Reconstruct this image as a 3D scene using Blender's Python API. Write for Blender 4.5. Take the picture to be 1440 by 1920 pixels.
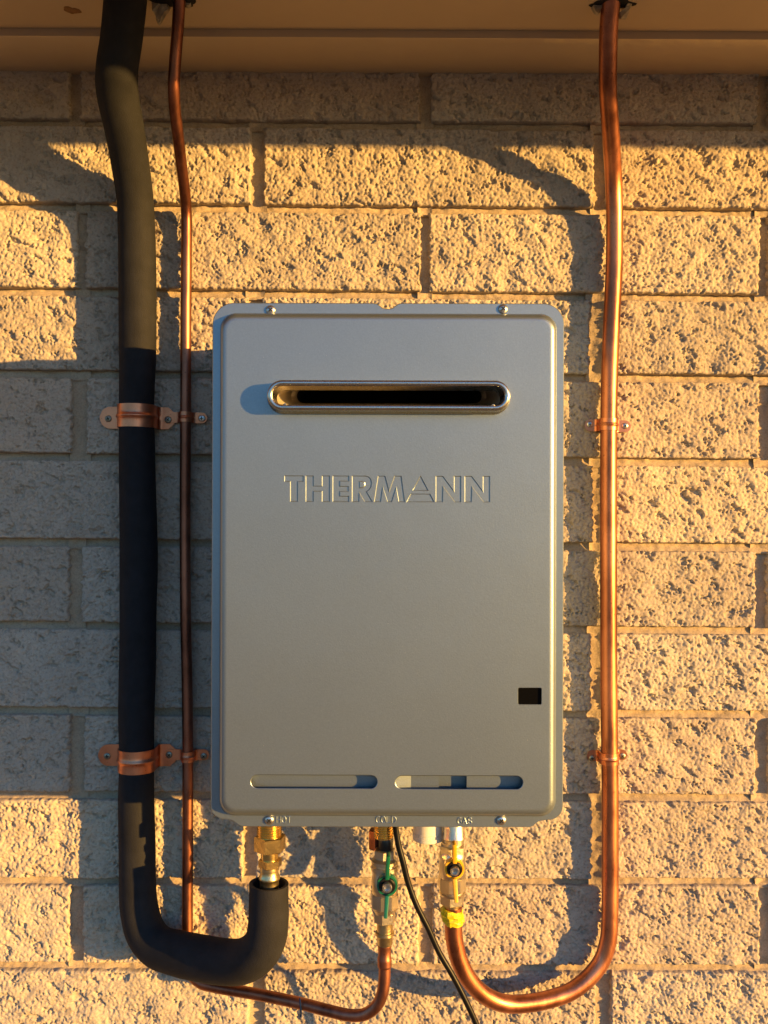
import bpy, bmesh, math, random
import numpy as np
from mathutils import Vector, Matrix
from mathutils.geometry import delaunay_2d_cdt

random.seed(7)
scene = bpy.context.scene
for o in list(bpy.data.objects):
    bpy.data.objects.remove(o)
COL = scene.collection

# ------------------------------------------------------------------ camera, sky, sun, exposure
D = 1.117            # camera to the wall face, metres
FPX = 1765.0         # focal length in photo pixels (photo 1440 x 1920)
ZC = 1.45            # camera height above the ground
cam_d = bpy.data.cameras.new("camera")
cam_d.sensor_fit = 'VERTICAL'
cam_d.sensor_height = 24.0
cam_d.lens = 24.0 * FPX / 1920.0
cam_d.clip_start = 0.01
cam_d.clip_end = 500.0
cam = bpy.data.objects.new("camera", cam_d)
cam.location = (0, -D, ZC)
cam.rotation_euler = (math.radians(90), 0, 0)
COL.objects.link(cam)
scene.camera = cam

SUN_DIR = Vector((1.64, -1.0, 0.15)).normalized()       # towards the sun
SUN_EL = math.asin(SUN_DIR.z)
SUN_AZ = math.atan2(SUN_DIR.x, SUN_DIR.y)
world = bpy.data.worlds.new("World")
scene.world = world
world.use_nodes = True
wn = world.node_tree.nodes
wl = world.node_tree.links
bg = wn["Background"]
sky = wn.new("ShaderNodeTexSky")
sky.sky_type = 'NISHITA'
sky.sun_disc = False
sky.sun_elevation = SUN_EL
sky.sun_rotation = SUN_AZ
sky.air_density = 1.0
sky.dust_density = 0.35
sky.ozone_density = 4.0
wl.new(sky.outputs[0], bg.inputs[0])
bg.inputs[1].default_value = 0.15

sun_d = bpy.data.lights.new("sun", 'SUN')
sun_d.energy = 3.9
sun_d.angle = math.radians(0.5)
sun_d.color = (1.0, 0.535, 0.125)
sun = bpy.data.objects.new("sun", sun_d)
sun.rotation_euler = SUN_DIR.to_track_quat('Z', 'Y').to_euler()
sun.location = (3, -2, 3)
COL.objects.link(sun)

scene.view_settings.view_transform = 'Standard'
scene.view_settings.look = 'None'
scene.view_settings.gamma = 1.0
scene.view_settings.exposure = 1.75
scene.view_settings.use_curve_mapping = False
scene.render.engine = 'CYCLES'
scene.cycles.max_bounces = 8
scene.cycles.diffuse_bounces = 4
scene.cycles.glossy_bounces = 5

# ------------------------------------------------------------------ helpers
def U(px, py, z=0.0):
    """point of the place at depth z in front of the wall, seen at photo pixel px, py"""
    k = (D - z) / FPX
    return Vector(((px - 720.0) * k, -z, ZC - (py - 960.0) * k))

def S(px, z=0.0):
    return px * (D - z) / FPX

def tag(o, label=None, cat=None, group=None, kind=None):
    if label: o["label"] = label
    if cat: o["category"] = cat
    if group: o["group"] = group
    if kind: o["kind"] = kind
    return o

def empty(name, loc, label=None, cat=None, group=None):
    o = bpy.data.objects.new(name, None)
    o.empty_display_size = 0.05
    COL.objects.link(o)
    o.location = loc
    return tag(o, label, cat, group)

def root_loc(p):
    l = Vector((0, 0, 0))
    while p is not None:
        l = l + p.location
        p = p.parent
    return l

def mesh_from(name, verts, faces, mat, sharp=35, smooth=True):
    me = bpy.data.meshes.new(name)
    me.from_pydata([tuple(v) for v in verts], [], [tuple(f) for f in faces])
    if mat: me.materials.append(mat)
    if smooth:
        me.shade_smooth()
        me.set_sharp_from_angle(angle=math.radians(sharp))
    return me

def fix_normals(me):
    bm = bmesh.new(); bm.from_mesh(me)
    bmesh.ops.recalc_face_normals(bm, faces=bm.faces)
    bm.to_mesh(me); bm.free()

def MO(name, verts, faces, mat, parent=None, sharp=35, smooth=True, recalc=True):
    off = root_loc(parent)
    me = mesh_from(name, [Vector(v) - off for v in verts], faces, mat, sharp, smooth)
    if recalc:
        fix_normals(me)
        if smooth:
            me.shade_smooth(); me.set_sharp_from_angle(angle=math.radians(sharp))
    o = bpy.data.objects.new(name, me)
    COL.objects.link(o)
    o.parent = parent
    return o

class MB:
    def __init__(self):
        self.v = []; self.f = []
    def add(self, verts, faces):
        n = len(self.v)
        self.v += [Vector(p) for p in verts]
        self.f += [tuple(i + n for i in fc) for fc in faces]
        return self
    def build(self, name, mat, parent=None, sharp=35, smooth=True, recalc=True):
        return MO(name, self.v, self.f, mat, parent, sharp, smooth, recalc)

def box_data(lo, hi, bevel=0.0, seg=2):
    bm = bmesh.new()
    bmesh.ops.create_cube(bm, size=1.0)
    lo = Vector(lo); hi = Vector(hi)
    for v in bm.verts:
        v.co = Vector([(lo[i] + hi[i]) / 2 + v.co[i] * (hi[i] - lo[i]) for i in range(3)])
    if bevel > 0:
        bmesh.ops.bevel(bm, geom=list(bm.edges), offset=bevel, segments=seg, profile=0.5, affect='EDGES')
    bm.verts.index_update()
    vs = [v.co.copy() for v in bm.verts]
    fs = [[v.index for v in f.verts] for f in bm.faces]
    bm.free()
    return vs, fs

def catmull(pts, sub=10):
    P = [np.array(p, float) for p in pts]
    P = [2 * P[0] - P[1]] + P + [2 * P[-1] - P[-2]]
    out = []
    for i in range(1, len(P) - 2):
        p0, p1, p2, p3 = P[i - 1:i + 3]
        d1 = max(np.linalg.norm((p1 - p0)[:3]) ** 0.5, 1e-6)
        d2 = max(np.linalg.norm((p2 - p1)[:3]) ** 0.5, 1e-6)
        d3 = max(np.linalg.norm((p3 - p2)[:3]) ** 0.5, 1e-6)
        m1 = (p1 - p0) / d1 - (p2 - p0) / (d1 + d2) + (p2 - p1) / d2
        m2 = (p2 - p1) / d2 - (p3 - p1) / (d2 + d3) + (p3 - p2) / d3
        m1 *= d2; m2 *= d2
        for k in range(sub):
            t = k / sub
            out.append((2 * t**3 - 3 * t**2 + 1) * p1 + (t**3 - 2 * t**2 + t) * m1
                       + (-2 * t**3 + 3 * t**2) * p2 + (t**3 - t**2) * m2)
    out.append(P[-2])
    return out

def tube_data(pts, n=28, cap0=True, cap1=True, inner=None, wob=0.0, seed=0):
    """pts: (x, y, z, r). inner: (radius, depth) opens the far end as a hollow sleeve"""
    rng = np.random.default_rng(seed)
    P = [Vector(p[:3]) for p in pts]; R = [p[3] for p in pts]
    m = len(P)
    T = []
    for i in range(m):
        a = P[max(i - 1, 0)]; b = P[min(i + 1, m - 1)]
        T.append((b - a).normalized())
    ref = Vector((0, -1, 0))
    if abs(T[0].dot(ref)) > 0.9: ref = Vector((1, 0, 0))
    N = (ref - T[0] * ref.dot(T[0])).normalized()
    v = []; f = []
    ph = rng.uniform(0, 6.28, 6)
    for i in range(m):
        N = (N - T[i] * N.dot(T[i])).normalized()
        B = T[i].cross(N)
        for k in range(n):
            a = 2 * math.pi * k / n
            r = R[i]
            if wob:
                s = i * 0.35
                r *= 1 + wob * (math.sin(s * .7 + ph[0]) * .5 + math.sin(2 * a + s * .31 + ph[1]) * .6
                                + math.sin(a + s * .9 + ph[2]) * .5 + math.sin(3 * a - s * .5 + ph[3]) * .25)
            v.append(P[i] + N * (r * math.cos(a)) + B * (r * math.sin(a)))
    for i in range(m - 1):
        for k in range(n):
            k2 = (k + 1) % n
            f.append((i * n + k, i * n + k2, (i + 1) * n + k2, (i + 1) * n + k))
    if cap0: f.append(tuple(range(n - 1, -1, -1)))
    if inner:
        base = (m - 1) * n
        c = P[-1]; t = T[-1]
        for (rr, dd) in ((inner[0], 0.0), (inner[0], -inner[1])):
            s0 = len(v)
            for k in range(n):
                d = v[(m - 1) * n + k] - c
                v.append(c + d.normalized() * rr + t * dd)
            for k in range(n):
                k2 = (k + 1) % n
                f.append((base + k, base + k2, s0 + k2, s0 + k))
            base = s0
        f.append(tuple(base + k for k in range(n)))
    elif cap1:
        f.append(tuple((m - 1) * n + k for k in range(n)))
    return v, f

def pix_path(pts, sub=10):
    """pts: (px, py, depth, radius)"""
    return catmull([tuple(U(a, b, z)) + (r,) for (a, b, z, r) in pts], sub)

def lathe_data(o, d, prof, n=32, phase=0.0, cap=True, fn=None):
    """prof: (distance along d, radius)"""
    o = Vector(o); d = Vector(d).normalized()
    ref = Vector((0, -1, 0)) if abs(d.y) < 0.9 else Vector((0, 0, 1))
    e1 = (ref - d * ref.dot(d)).normalized(); e2 = d.cross(e1)
    v = []; f = []
    for j, (t, r) in enumerate(prof):
        for k in range(n):
            a = phase + 2 * math.pi * k / n
            rr = r if fn is None else r * fn(j, k)
            v.append(o + d * t + e1 * (rr * math.cos(a)) + e2 * (rr * math.sin(a)))
    m = len(prof)
    for j in range(m - 1):
        for k in range(n):
            k2 = (k + 1) % n
            f.append((j * n + k, j * n + k2, (j + 1) * n + k2, (j + 1) * n + k))
    if cap:
        f.append(tuple(range(n - 1, -1, -1)))
        f.append(tuple((m - 1) * n + k for k in range(n)))
    return v, f

# ------------------------------------------------------------------ materials
def mat(name):
    m = bpy.data.materials.new(name); m.use_nodes = True
    nt = m.node_tree
    return m, nt, nt.nodes["Principled BSDF"]

def nd(nt, t, **kw):
    n = nt.nodes.new(t)
    for k, v in kw.items():
        if k.startswith("i_"):
            key = k[2:].replace("_", " ")
            n.inputs[key].default_value = v
        else:
            setattr(n, k, v)
    return n

def noise(nt, scale, detail=4, rough=.55, vec=None, dist=0.0):
    n = nd(nt, "ShaderNodeTexNoise")
    n.inputs["Scale"].default_value = scale
    n.inputs["Detail"].default_value = detail
    n.inputs["Roughness"].default_value = rough
    n.inputs["Distortion"].default_value = dist
    if vec is not None: nt.links.new(vec, n.inputs["Vector"])
    return n

def ramp(nt, src, stops):
    r = nd(nt, "ShaderNodeValToRGB")
    e = r.color_ramp.elements
    e[0].position, e[0].color = stops[0][0], (*stops[0][1], 1)
    e[1].position, e[1].color = stops[-1][0], (*stops[-1][1], 1)
    for p, c in stops[1:-1]:
        x = e.new(p); x.color = (*c, 1)
    nt.links.new(src, r.inputs[0])
    return r

def mixc(nt, fac, a, b, mode='MIX'):
    m = nd(nt, "ShaderNodeMix", data_type='RGBA', blend_type=mode)
    for s, x in ((m.inputs[0], fac), (m.inputs[6], a), (m.inputs[7], b)):
        if hasattr(x, "links") or hasattr(x, "is_linked"): nt.links.new(x, s)
        elif isinstance(x, (int, float)): s.default_value = x
        else: s.default_value = (*x, 1)
    return m.outputs[2]

def bump(nt, h, strength, dist, prev=None):
    b = nd(nt, "ShaderNodeBump")
    b.inputs["Strength"].default_value = strength
    b.inputs["Distance"].default_value = dist
    nt.links.new(h, b.inputs["Height"])
    if prev is not None: nt.links.new(prev, b.inputs["Normal"])
    return b.outputs[0]

def geo_pos(nt):
    return nd(nt, "ShaderNodeNewGeometry").outputs["Position"]

def simple(name, col, rough=.5, metal=0.0, nscale=0, nvar=0.0, bscale=0, bdist=0.0, rvar=0.0, spec=None):
    m, nt, b = mat(name)
    b.inputs["Base Color"].default_value = (*col, 1)
    b.inputs["Roughness"].default_value = rough
    b.inputs["Metallic"].default_value = metal
    if spec is not None: b.inputs["Specular IOR Level"].default_value = spec
    p = geo_pos(nt)
    if nscale:
        n = noise(nt, nscale, 5, .6, p)
        lo = tuple(c * (1 - nvar) for c in col); hi = tuple(min(c * (1 + nvar), .95) for c in col)
        r = ramp(nt, n.outputs[0], [(.3, lo), (.7, hi)])
        nt.links.new(r.outputs[0], b.inputs["Base Color"])
        if rvar:
            mr = nd(nt, "ShaderNodeMapRange")
            mr.inputs["To Min"].default_value = max(rough - rvar, .03)
            mr.inputs["To Max"].default_value = rough + rvar
            n2 = noise(nt, nscale * 2.3, 5, .65, p)
            nt.links.new(n2.outputs[0], mr.inputs["Value"])
            nt.links.new(mr.outputs[0], b.inputs["Roughness"])
    if bscale:
        n3 = noise(nt, bscale, 3, .6, p)
        nt.links.new(bump(nt, n3.outputs[0], 1.0, bdist), b.inputs["Normal"])
    return m

def block_material():
    m, nt, b = mat("concrete_block")
    p = geo_pos(nt)
    oi = nd(nt, "ShaderNodeObjectInfo")
    big = noise(nt, 9, 4, .6, p)
    c1 = ramp(nt, big.outputs[0], [(.3, (.41, .355, .29)), (.5, (.46, .405, .335)), (.72, (.50, .45, .375))])
    per = ramp(nt, oi.outputs["Random"], [(0, (.84, .83, .83)), (.35, (1.0, .95, .92)), (.65, (.95, .96, .98)), (1, (1.08, 1.04, .97))])
    c = mixc(nt, 1.0, c1.outputs[0], per.outputs[0], 'MULTIPLY')
    sp = noise(nt, 330, 3, .7, p)
    spr = ramp(nt, sp.outputs[0], [(.30, (.66, .64, .62)), (.47, (1, 1, 1)), (.62, (1, 1, 1)), (.75, (1.22, 1.2, 1.16))])
    c = mixc(nt, 1.0, c, spr.outputs[0], 'MULTIPLY')
    vo = nd(nt, "ShaderNodeTexVoronoi"); vo.inputs["Scale"].default_value = 150
    nt.links.new(p, vo.inputs["Vector"])
    peb = ramp(nt, vo.outputs["Color"], [(.82, (1, 1, 1)), (.95, (.72, .66, .60))])
    c = mixc(nt, .55, c, mixc(nt, 1.0, c, peb.outputs[0], 'MULTIPLY'))
    nt.links.new(c, b.inputs["Base Color"])
    b.inputs["Roughness"].default_value = .95
    b.inputs["Specular IOR Level"].default_value = .15
    f1 = noise(nt, 520, 6, .72, p)
    f2 = noise(nt, 1300, 3, .6, p)
    n1 = bump(nt, f1.outputs[0], .55, .0016)
    n2 = bump(nt, f2.outputs[0], .5, .0004, n1)
    nt.links.new(n2, b.inputs["Normal"])
    return m

def mortar_material():
    m, nt, b = mat("mortar_joint")
    p = geo_pos(nt)
    n = noise(nt, 14, 5, .6, p)
    c = ramp(nt, n.outputs[0], [(.3, (.35, .28, .20)), (.7, (.44, .36, .265))])
    s = noise(nt, 500, 2, .6, p)
    sr = ramp(nt, s.outputs[0], [(.3, (.75, .75, .75)), (.55, (1, 1, 1))])
    nt.links.new(mixc(nt, 1.0, c.outputs[0], sr.outputs[0], 'MULTIPLY'), b.inputs["Base Color"])
    b.inputs["Roughness"].default_value = .95
    b.inputs["Specular IOR Level"].default_value = .15
    f1 = noise(nt, 350, 4, .6, p)
    nt.links.new(bump(nt, f1.outputs[0], .5, .0014), b.inputs["Normal"])
    return m

def paint_material(name, col, rough=.42, metal=.75):
    m, nt, b = mat(name)
    p = geo_pos(nt)
    n = noise(nt, 650, 3, .7, p)
    r = ramp(nt, n.outputs[0], [(.25, tuple(c * .93 for c in col)), (.75, tuple(c * 1.07 for c in col))])
    w = noise(nt, 5, 3, .5, p)
    wr = ramp(nt, w.outputs[0], [(.3, (.96, .96, .96)), (.7, (1.03, 1.03, 1.03))])
    c = mixc(nt, 1.0, r.outputs[0], wr.outputs[0], 'MULTIPLY')
    dust = noise(nt, 900, 2, .5, p)
    dr = ramp(nt, dust.outputs[0], [(.75, (0, 0, 0)), (.78, (1, 1, 1))])
    c = mixc(nt, dr.outputs[0], c, (.6, .58, .52))
    nt.links.new(c, b.inputs["Base Color"])
    b.inputs["Metallic"].default_value = metal
    b.inputs["Roughness"].default_value = rough
    f = noise(nt, 700, 2, .5, p)
    f2 = noise(nt, 12, 2, .5, p)
    n1 = bump(nt, f.outputs[0], .25, .0003)
    nt.links.new(bump(nt, f2.outputs[0], .25, .002, n1), b.inputs["Normal"])
    return m

def copper_material(name, bright, dark, rough):
    m, nt, b = mat(name)
    p = geo_pos(nt)
    mp = nd(nt, "ShaderNodeMapping"); mp.inputs["Scale"].default_value = (1, 1, .35)
    nt.links.new(p, mp.inputs["Vector"])
    n = noise(nt, 45, 6, .65, mp.outputs[0])
    n2 = noise(nt, 5.5, 4, .65, p)
    r = ramp(nt, n.outputs[0], [(.30, dark), (.55, bright), (.8, tuple(min(1, c * 1.08) for c in bright))])
    r2 = ramp(nt, n2.outputs[0], [(.36, (.58, .52, .50)), (.62, (1.05, 1.05, 1.05))])
    c = mixc(nt, 1.0, r.outputs[0], r2.outputs[0], 'MULTIPLY')
    sp = noise(nt, 420, 2, .5, p)
    spr = ramp(nt, sp.outputs[0], [(.24, (.45, .40, .38)), (.34, (1, 1, 1))])
    c = mixc(nt, 1.0, c, spr.outputs[0], 'MULTIPLY')
    nt.links.new(c, b.inputs["Base Color"])
    b.inputs["Metallic"].default_value = 1.0
    mr = nd(nt, "ShaderNodeMapRange")
    mr.inputs["To Min"].default_value = rough - .08
    mr.inputs["To Max"].default_value = rough + .16
    nt.links.new(n.outputs[0], mr.inputs["Value"])
    nt.links.new(mr.outputs[0], b.inputs["Roughness"])
    f = noise(nt, 120, 3, .5, mp.outputs[0])
    nt.links.new(bump(nt, f.outputs[0], .3, .0005), b.inputs["Normal"])
    return m

M_block = block_material()
M_mortar = mortar_material()
M_paint = paint_material("grey_metallic_paint", (.245, .305, .365), .40, .82)
M_case = paint_material("grey_case_paint", (.23, .29, .35), .5, .6)
M_steel = simple("vent_steel", (.52, .50, .47), .27, 1.0, 30, .06, 300, .0001, .05)
M_copper = copper_material("copper_pipe", (.60, .245, .135), (.31, .115, .065), .34)
M_copper_old = copper_material("tarnished_copper", (.37, .155, .10), (.16, .065, .045), .38)
M_clip = copper_material("copper_strap", (.76, .315, .175), (.56, .215, .12), .34)
M_brass = simple("brass", (.83, .59, .22), .24, 1.0, 60, .12, 200, .0003, .06)
M_brass_dull = simple("dull_brass", (.62, .50, .28), .34, 1.0, 80, .2, 220, .0004, .08)
M_nickel = simple("nickel_plate", (.69, .62, .49), .34, 1.0, 50, .1, 260, .0003, .07)
M_foam = simple("black_foam", (.0124, .0133, .0168), .78, 0, 60, .25, 700, .0004, .06, .25)
M_pvc = simple("white_plastic", (.74, .74, .72), .4, 0, 40, .04)
M_cable = simple("black_cable", (.006, .006, .007), .35, 0, 60, .2, spec=.25)
M_black = simple("plain_black", (.008, .008, .009), .35)
M_pane = simple("dark_glass", (.003, .003, .003), .06, 0, spec=.12)
M_throat = simple("flue_liner", (.44, .39, .33), .5, .35, 40, .1)
M_hole = simple("dark_void", (.006, .006, .006), .9)
M_green = simple("green_handle_paint", (.008, .12, .06), .32, 0, 80, .2)
M_yellow = simple("yellow_handle_paint", (.80, .42, .02), .32, 0, 80, .12)
M_tape = simple("yellow_tape", (.62, .52, .015), .38, 0, 90, .15, 260, .0008)
M_screw = simple("zinc_screw", (.60, .58, .54), .33, 1.0, 200, .15)
M_screwd = simple("tarnished_screw", (.30, .28, .22), .45, 1.0, 200, .2)
M_soffit = simple("cream_paint", (.50, .385, .25), .55, 0, 7, .05, 30, .0008, .05)
M_foamgun = simple("torn_filler", (.42, .36, .25), .9, 0, 120, .25, 300, .002)
M_ground = simple("paving_ground", (.17, .13, .085), .95, 0, 3, .25, 60, .004)
M_roof = simple("roof_sheet_paint", (.20, .15, .12), .6, 0, 6, .15)

# ------------------------------------------------------------------ setting: ground
gm = MB()
gm.add([(-120, -120, 0), (120, -120, 0), (120, 60, 0), (-120, 60, 0)], [(0, 1, 2, 3)])
tag(gm.build("ground", M_ground, None, smooth=False, recalc=False), "bare brown ground in front of the block wall", None, None, "structure")

# ------------------------------------------------------------------ block wall
WPX = FPX / D
JL = [62, 220, 377, 537, 692, 848, 1009, 1165, 1326, 1484, 1646, 1805, 1963, 2121, 2279, 2437]
JR = [71, 230, 389, 550, 702, 860, 1019, 1177, 1334, 1491, 1649, 1812, 1971, 2129, 2287, 2445]
VJ = [
    ([-510, 140, 798, 1433, 2080], 22), ([-168, 482, 1127, 1772], 25),
    ([-506, 152, 797, 1434, 2080], 17), ([-168, 477, 1119, 1772], 27),
    ([-506, 147, 797, 1438, 2080], 29), ([-168, 480, 1124, 1772], 24),
    ([-506, 140, 797, 1429, 2080], 24), ([-168, 478, 1121, 1772], 26),
    ([-506, 143, 797, 1431, 2080], 27), ([-168, 468, 1122, 1772], 25),
    ([-506, 143, 798, 1438, 2080], 26), ([-168, 480, 1132, 1772], 29),
    ([-506, 143, 798, 1434, 2080], 25), ([-168, 480, 1122, 1772], 25), ([-506, 143, 798, 1434, 2080], 25),
]
JW = 15.0            # bed joint height in px
def jline(k, px):
    return JL[k] + (JR[k] - JL[k]) * px / 1400.0

def field(rng, nx, nz, dx, l0, l1, ang=0.0, an=1.0):
    """band-limited random field, unit variance; l0..l1 wavelengths in metres"""
    px_, pz_ = nx + 24, nz + 24
    w = rng.standard_normal((pz_, px_))
    fx = np.fft.fftfreq(px_, dx)[None, :]; fz = np.fft.fftfreq(pz_, dx)[:, None]
    c, s = math.cos(ang), math.sin(ang)
    u = fx * c + fz * s; v = (-fx * s + fz * c) * an
    k = np.sqrt(u * u + v * v)
    lo, hi = 1.0 / l1, 1.0 / l0
    filt = np.exp(-(np.maximum(k - hi, 0) / (hi * .25)) ** 2) * np.exp(-(np.maximum(lo - k, 0) / (lo * .35)) ** 2)
    filt = filt / np.sqrt(np.maximum(k, lo * .5))
    r = np.fft.ifft2(np.fft.fft2(w) * filt).real[12:12 + nz, 12:12 + nx]
    return (r - r.mean()) / (r.std() + 1e-9)

def sstep(a, b, x):
    t = np.clip((x - a) / (b - a), 0, 1)
    return t * t * (3 - 2 * t)

wall = empty("block_wall", (0, 0, 0), "cream rough faced concrete block wall behind the grey heater, half in shade", "wall")

def make_block(row, xa, xb, res, seed):
    rng = np.random.default_rng(seed)
    xm = (xa + xb) / 2
    zt = ZC - (jline(row, xm) + JW - 960 + rng.uniform(-1, 1)) / WPX
    zb = ZC - (jline(row + 1, xm) - 960) / WPX
    x0 = (xa - 720) / WPX; x1 = (xb - 720) / WPX
    w, h = x1 - x0, zt - zb
    nx = max(int(w / res) + 1, 4); nz = max(int(h / res) + 1, 4)
    dx = w / (nx - 1)
    X, Zg = np.meshgrid(np.linspace(0, w, nx), np.linspace(0, h, nz))
    ang = rng.uniform(-.35, -.05) + math.pi / 2 - .25
    H = 0.0009 * field(rng, nx, nz, dx, .03, .10) + 0.00022 * field(rng, nx, nz, dx, .008, .022)
    if res < .003:
        cl = field(rng, nx, nz, dx, .03, .08)
        rag = field(rng, nx, nz, dx, .0030, .007, ang, 1.4)
        thr = rng.uniform(1.2, 1.6)
        P = .95 * field(rng, nx, nz, dx, .010, .034, ang, 2.0) + .60 * rag + .45 * cl
        H -= rng.uniform(.0030, .0046) * sstep(thr, thr + .6, P)
        n1 = field(rng, nx, nz, dx, .0030, .0085, ang, 1.5) + .30 * cl
        n1 = np.where(n1 < 0, n1 * 1.5, n1 * .45)
        H += rng.uniform(.00044, .00068) * n1
        n2 = field(rng, nx, nz, dx, .0024, .0042, ang, 1.2)
        H += 0.00024 * np.where(n2 < 0, n2 * 1.3, n2 * .6)
    edge = np.minimum(np.minimum(X, w - X), np.minimum(Zg, h - Zg))
    er = np.clip(edge / (.0016 + .0008 * field(rng, nx, nz, dx, .01, .03)).clip(.0008, .005), 0, 1)
    H -= .0020 * (1 - np.sqrt(np.clip(1 - (1 - er) ** 2, 0, 1)))
    jx = .0009 * field(rng, nx, nz, dx, .006, .02); jz = .0003 * field(rng, nx, nz, dx, .006, .02)
    edgex = np.exp(-np.minimum(X, w - X) / .004); edgez = np.exp(-np.minimum(Zg, h - Zg) / .004)
    H += rng.uniform(-.0012, .0012) + (X / w - .5) * rng.uniform(-.0012, .0012)
    H = np.clip(H, -.011, .0045)
    Xp = X - w / 2 + jx * edgex; Zp = Zg - h / 2 + jz * edgez
    front = np.stack([Xp, -H, Zp], -1).reshape(-1, 3)
    idx = np.arange(nx * nz).reshape(nz, nx)
    q = np.stack([idx[:-1, :-1], idx[:-1, 1:], idx[1:, 1:], idx[1:, :-1]], -1).reshape(-1, 4)
    # sides going back into the joint
    loop = np.concatenate([idx[0, :], idx[1:, -1], idx[-1, -2::-1], idx[-2:0:-1, 0]])
    back = front[loop].copy(); back[:, 1] = .034
    mid = front[loop].copy(); mid[:, 1] = .010 + .0008 * rng.standard_normal(len(loop))
    n0 = len(front); L = len(loop)
    verts = np.concatenate([front, mid, back])
    a = loop; b2 = np.roll(loop, -1)
    m0 = n0 + np.arange(L); m1 = n0 + np.roll(np.arange(L), -1)
    s1 = np.stack([b2, a, m0, m1], -1)
    s2 = np.stack([m1, m0, m0 + L, m1 + L], -1)
    faces = np.concatenate([q, s1, s2]).astype(np.int32)
    me = bpy.data.meshes.new("block")
    me.vertices.add(len(verts)); me.vertices.foreach_set("co", verts.astype(np.float32).ravel())
    me.loops.add(faces.size); me.loops.foreach_set("vertex_index", faces.ravel())
    me.polygons.add(len(faces)); me.polygons.foreach_set("loop_start", np.arange(0, faces.size, 4, dtype=np.int32))
    me.update(calc_edges=True)
    me.shade_smooth()
    me.materials.append(M_block)
    o = bpy.data.objects.new("block", me)
    COL.objects.link(o)
    o.parent = wall
    o.location = ((x0 + x1) / 2, 0, (zt + zb) / 2)
    o.rotation_euler = (0, math.atan((JR[row] - JL[row]) / 1400.0), 0)

mort = MB()
for row, (vj, vw) in enumerate(VJ):
    for i in range(len(vj) - 1):
        xa, xb = vj[i] + vw / 2, vj[i + 1] - vw / 2
        hidden = xa > 440 and xb < 1010 and 4 <= row <= 8
        part = (row in (4, 5, 6, 7, 8) and xa > 460 and xb < 1140)
        outside = xb < -20 or xa > 1460
        res = .0045 if (outside or hidden) else .0012
        if row >= 12: res = .0035
        make_block(row, xa, xb, res, 1000 + row * 20 + i)
    # perpend joints
    for x in vj:
        rng = np.random.default_rng(int(50000 + row * 77 + x))
        zt = ZC - (jline(row, x) - 3 - 960) / WPX; zb = ZC - (jline(row + 1, x) + 16 - 960) / WPX
        xs = np.linspace((x - vw / 2 - 5 - 720) / WPX, (x + vw / 2 + 5 - 720) / WPX, 9)
        zs = np.linspace(zb, zt, 44)
        fld = field(rng, 9, 44, .0026, .012, .05)
        vs = []; fs = []
        for j in range(44):
            for i in range(9):
                t = abs(i - 4) / 4
                vs.append((xs[i], (.0105 if not (row in (3, 5, 7, 9) and 1100 < x < 1130) else .0092 - .0050 * i / 8) - .002 * t * t + .0007 * fld[j, i], zs[j]))
        for j in range(43):
            for i in range(8):
                a = j * 9 + i
                fs.append((a, a + 1, a + 10, a + 9))
        mort.add(vs, fs)
for k in range(len(JL)):
    rng = np.random.default_rng(900 + k)
    nx = 620
    pxs = np.linspace(-512, 2086, nx)
    fld = field(rng, nx, 9, .0026, .01, .06); fl2 = field(rng, nx, 9, .0026, .05, .3)
    vs = []; fs = []
    for j in range(9):
        t = j / 8.0
        for i in range(nx):
            py = jline(k, pxs[i]) - 4 + t * (JW + 8)
            yy = .0128 - .0056 * t + .0012 * math.cos((t - .5) * 5) + .0006 * fld[j, i] + .0007 * fl2[j, i]
            vs.append(((pxs[i] - 720) / WPX, yy, ZC - (py - 960) / WPX))
    for j in range(8):
        for i in range(nx - 1):
            a = j * nx + i
            fs.append((a, a + nx, a + nx + 1, a + 1))
    mort.add(vs, fs)
mort.build("mortar", M_mortar, wall, sharp=60, recalc=False)
v, f = box_data((-4, .036, 0), (4, .20, 2.30))
MO("backing", v, f, M_mortar, wall, smooth=False)

# ------------------------------------------------------------------ eave
ZS = ZC + .530
eave = empty("eave", (0, 0, ZS), "cream painted eave lining with a flat strip along the top of the wall", "eave")
TILT = math.atan(7 / 1440.0)
def tilted(vs):
    out = []
    for p in vs:
        p = Vector(p); out.append(Vector((p.x, p.y, p.z - (p.x + .45) * math.tan(TILT) + .002)))
    return out
def tbox(lo, hi, bev=0.0):
    v, f = box_data(lo, hi, bev); return tilted(v), f
v, f = tbox((-3, -.50, ZS), (3.2, -.0825, ZS + .008)); MO("soffit", v, f, M_soffit, eave)
v, f = tbox((-3, -.082, ZS - .0085), (3.2, .03, ZS + .012), .0012); MO("cover_strip", v, f, M_soffit, eave)
v, f = tbox((-3, -.525, ZS - .014), (3.2, -.501, ZS + .17), .002); MO("fascia", v, f, M_soffit, eave)
g = MB()
prof = [(-.526, ZS + .15), (-.526, ZS + .02), (-.60, ZS + .02), (-.62, ZS + .03), (-.625, ZS + .13), (-.635, ZS + .13),
        (-.631, ZS + .025), (-.603, ZS + .012), (-.5255, ZS + .012)]
vv = [(x, a, b) for x in (-3, 3.2) for (a, b) in prof]
n = len(prof)
g.add(tilted(vv), [(i, i + 1, i + 1 + n, i + n) for i in range(n - 1)])
g.build("gutter", M_soffit, eave, smooth=False)
g = MB()
g.add(tilted([(-3, -.60, ZS + .175), (3.2, -.60, ZS + .175), (3.2, 1.2, ZS + .80), (-3, 1.2, ZS + .80)]), [(0, 1, 2, 3)])
g.add(tilted([(-3, -.60, ZS + .20), (3.2, -.60, ZS + .20), (3.2, 1.2, ZS + .83), (-3, 1.2, ZS + .83)]), [(0, 1, 2, 3)])
g.build("roof", M_roof, eave, smooth=False)
mk = U(135, 20, .12)
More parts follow.
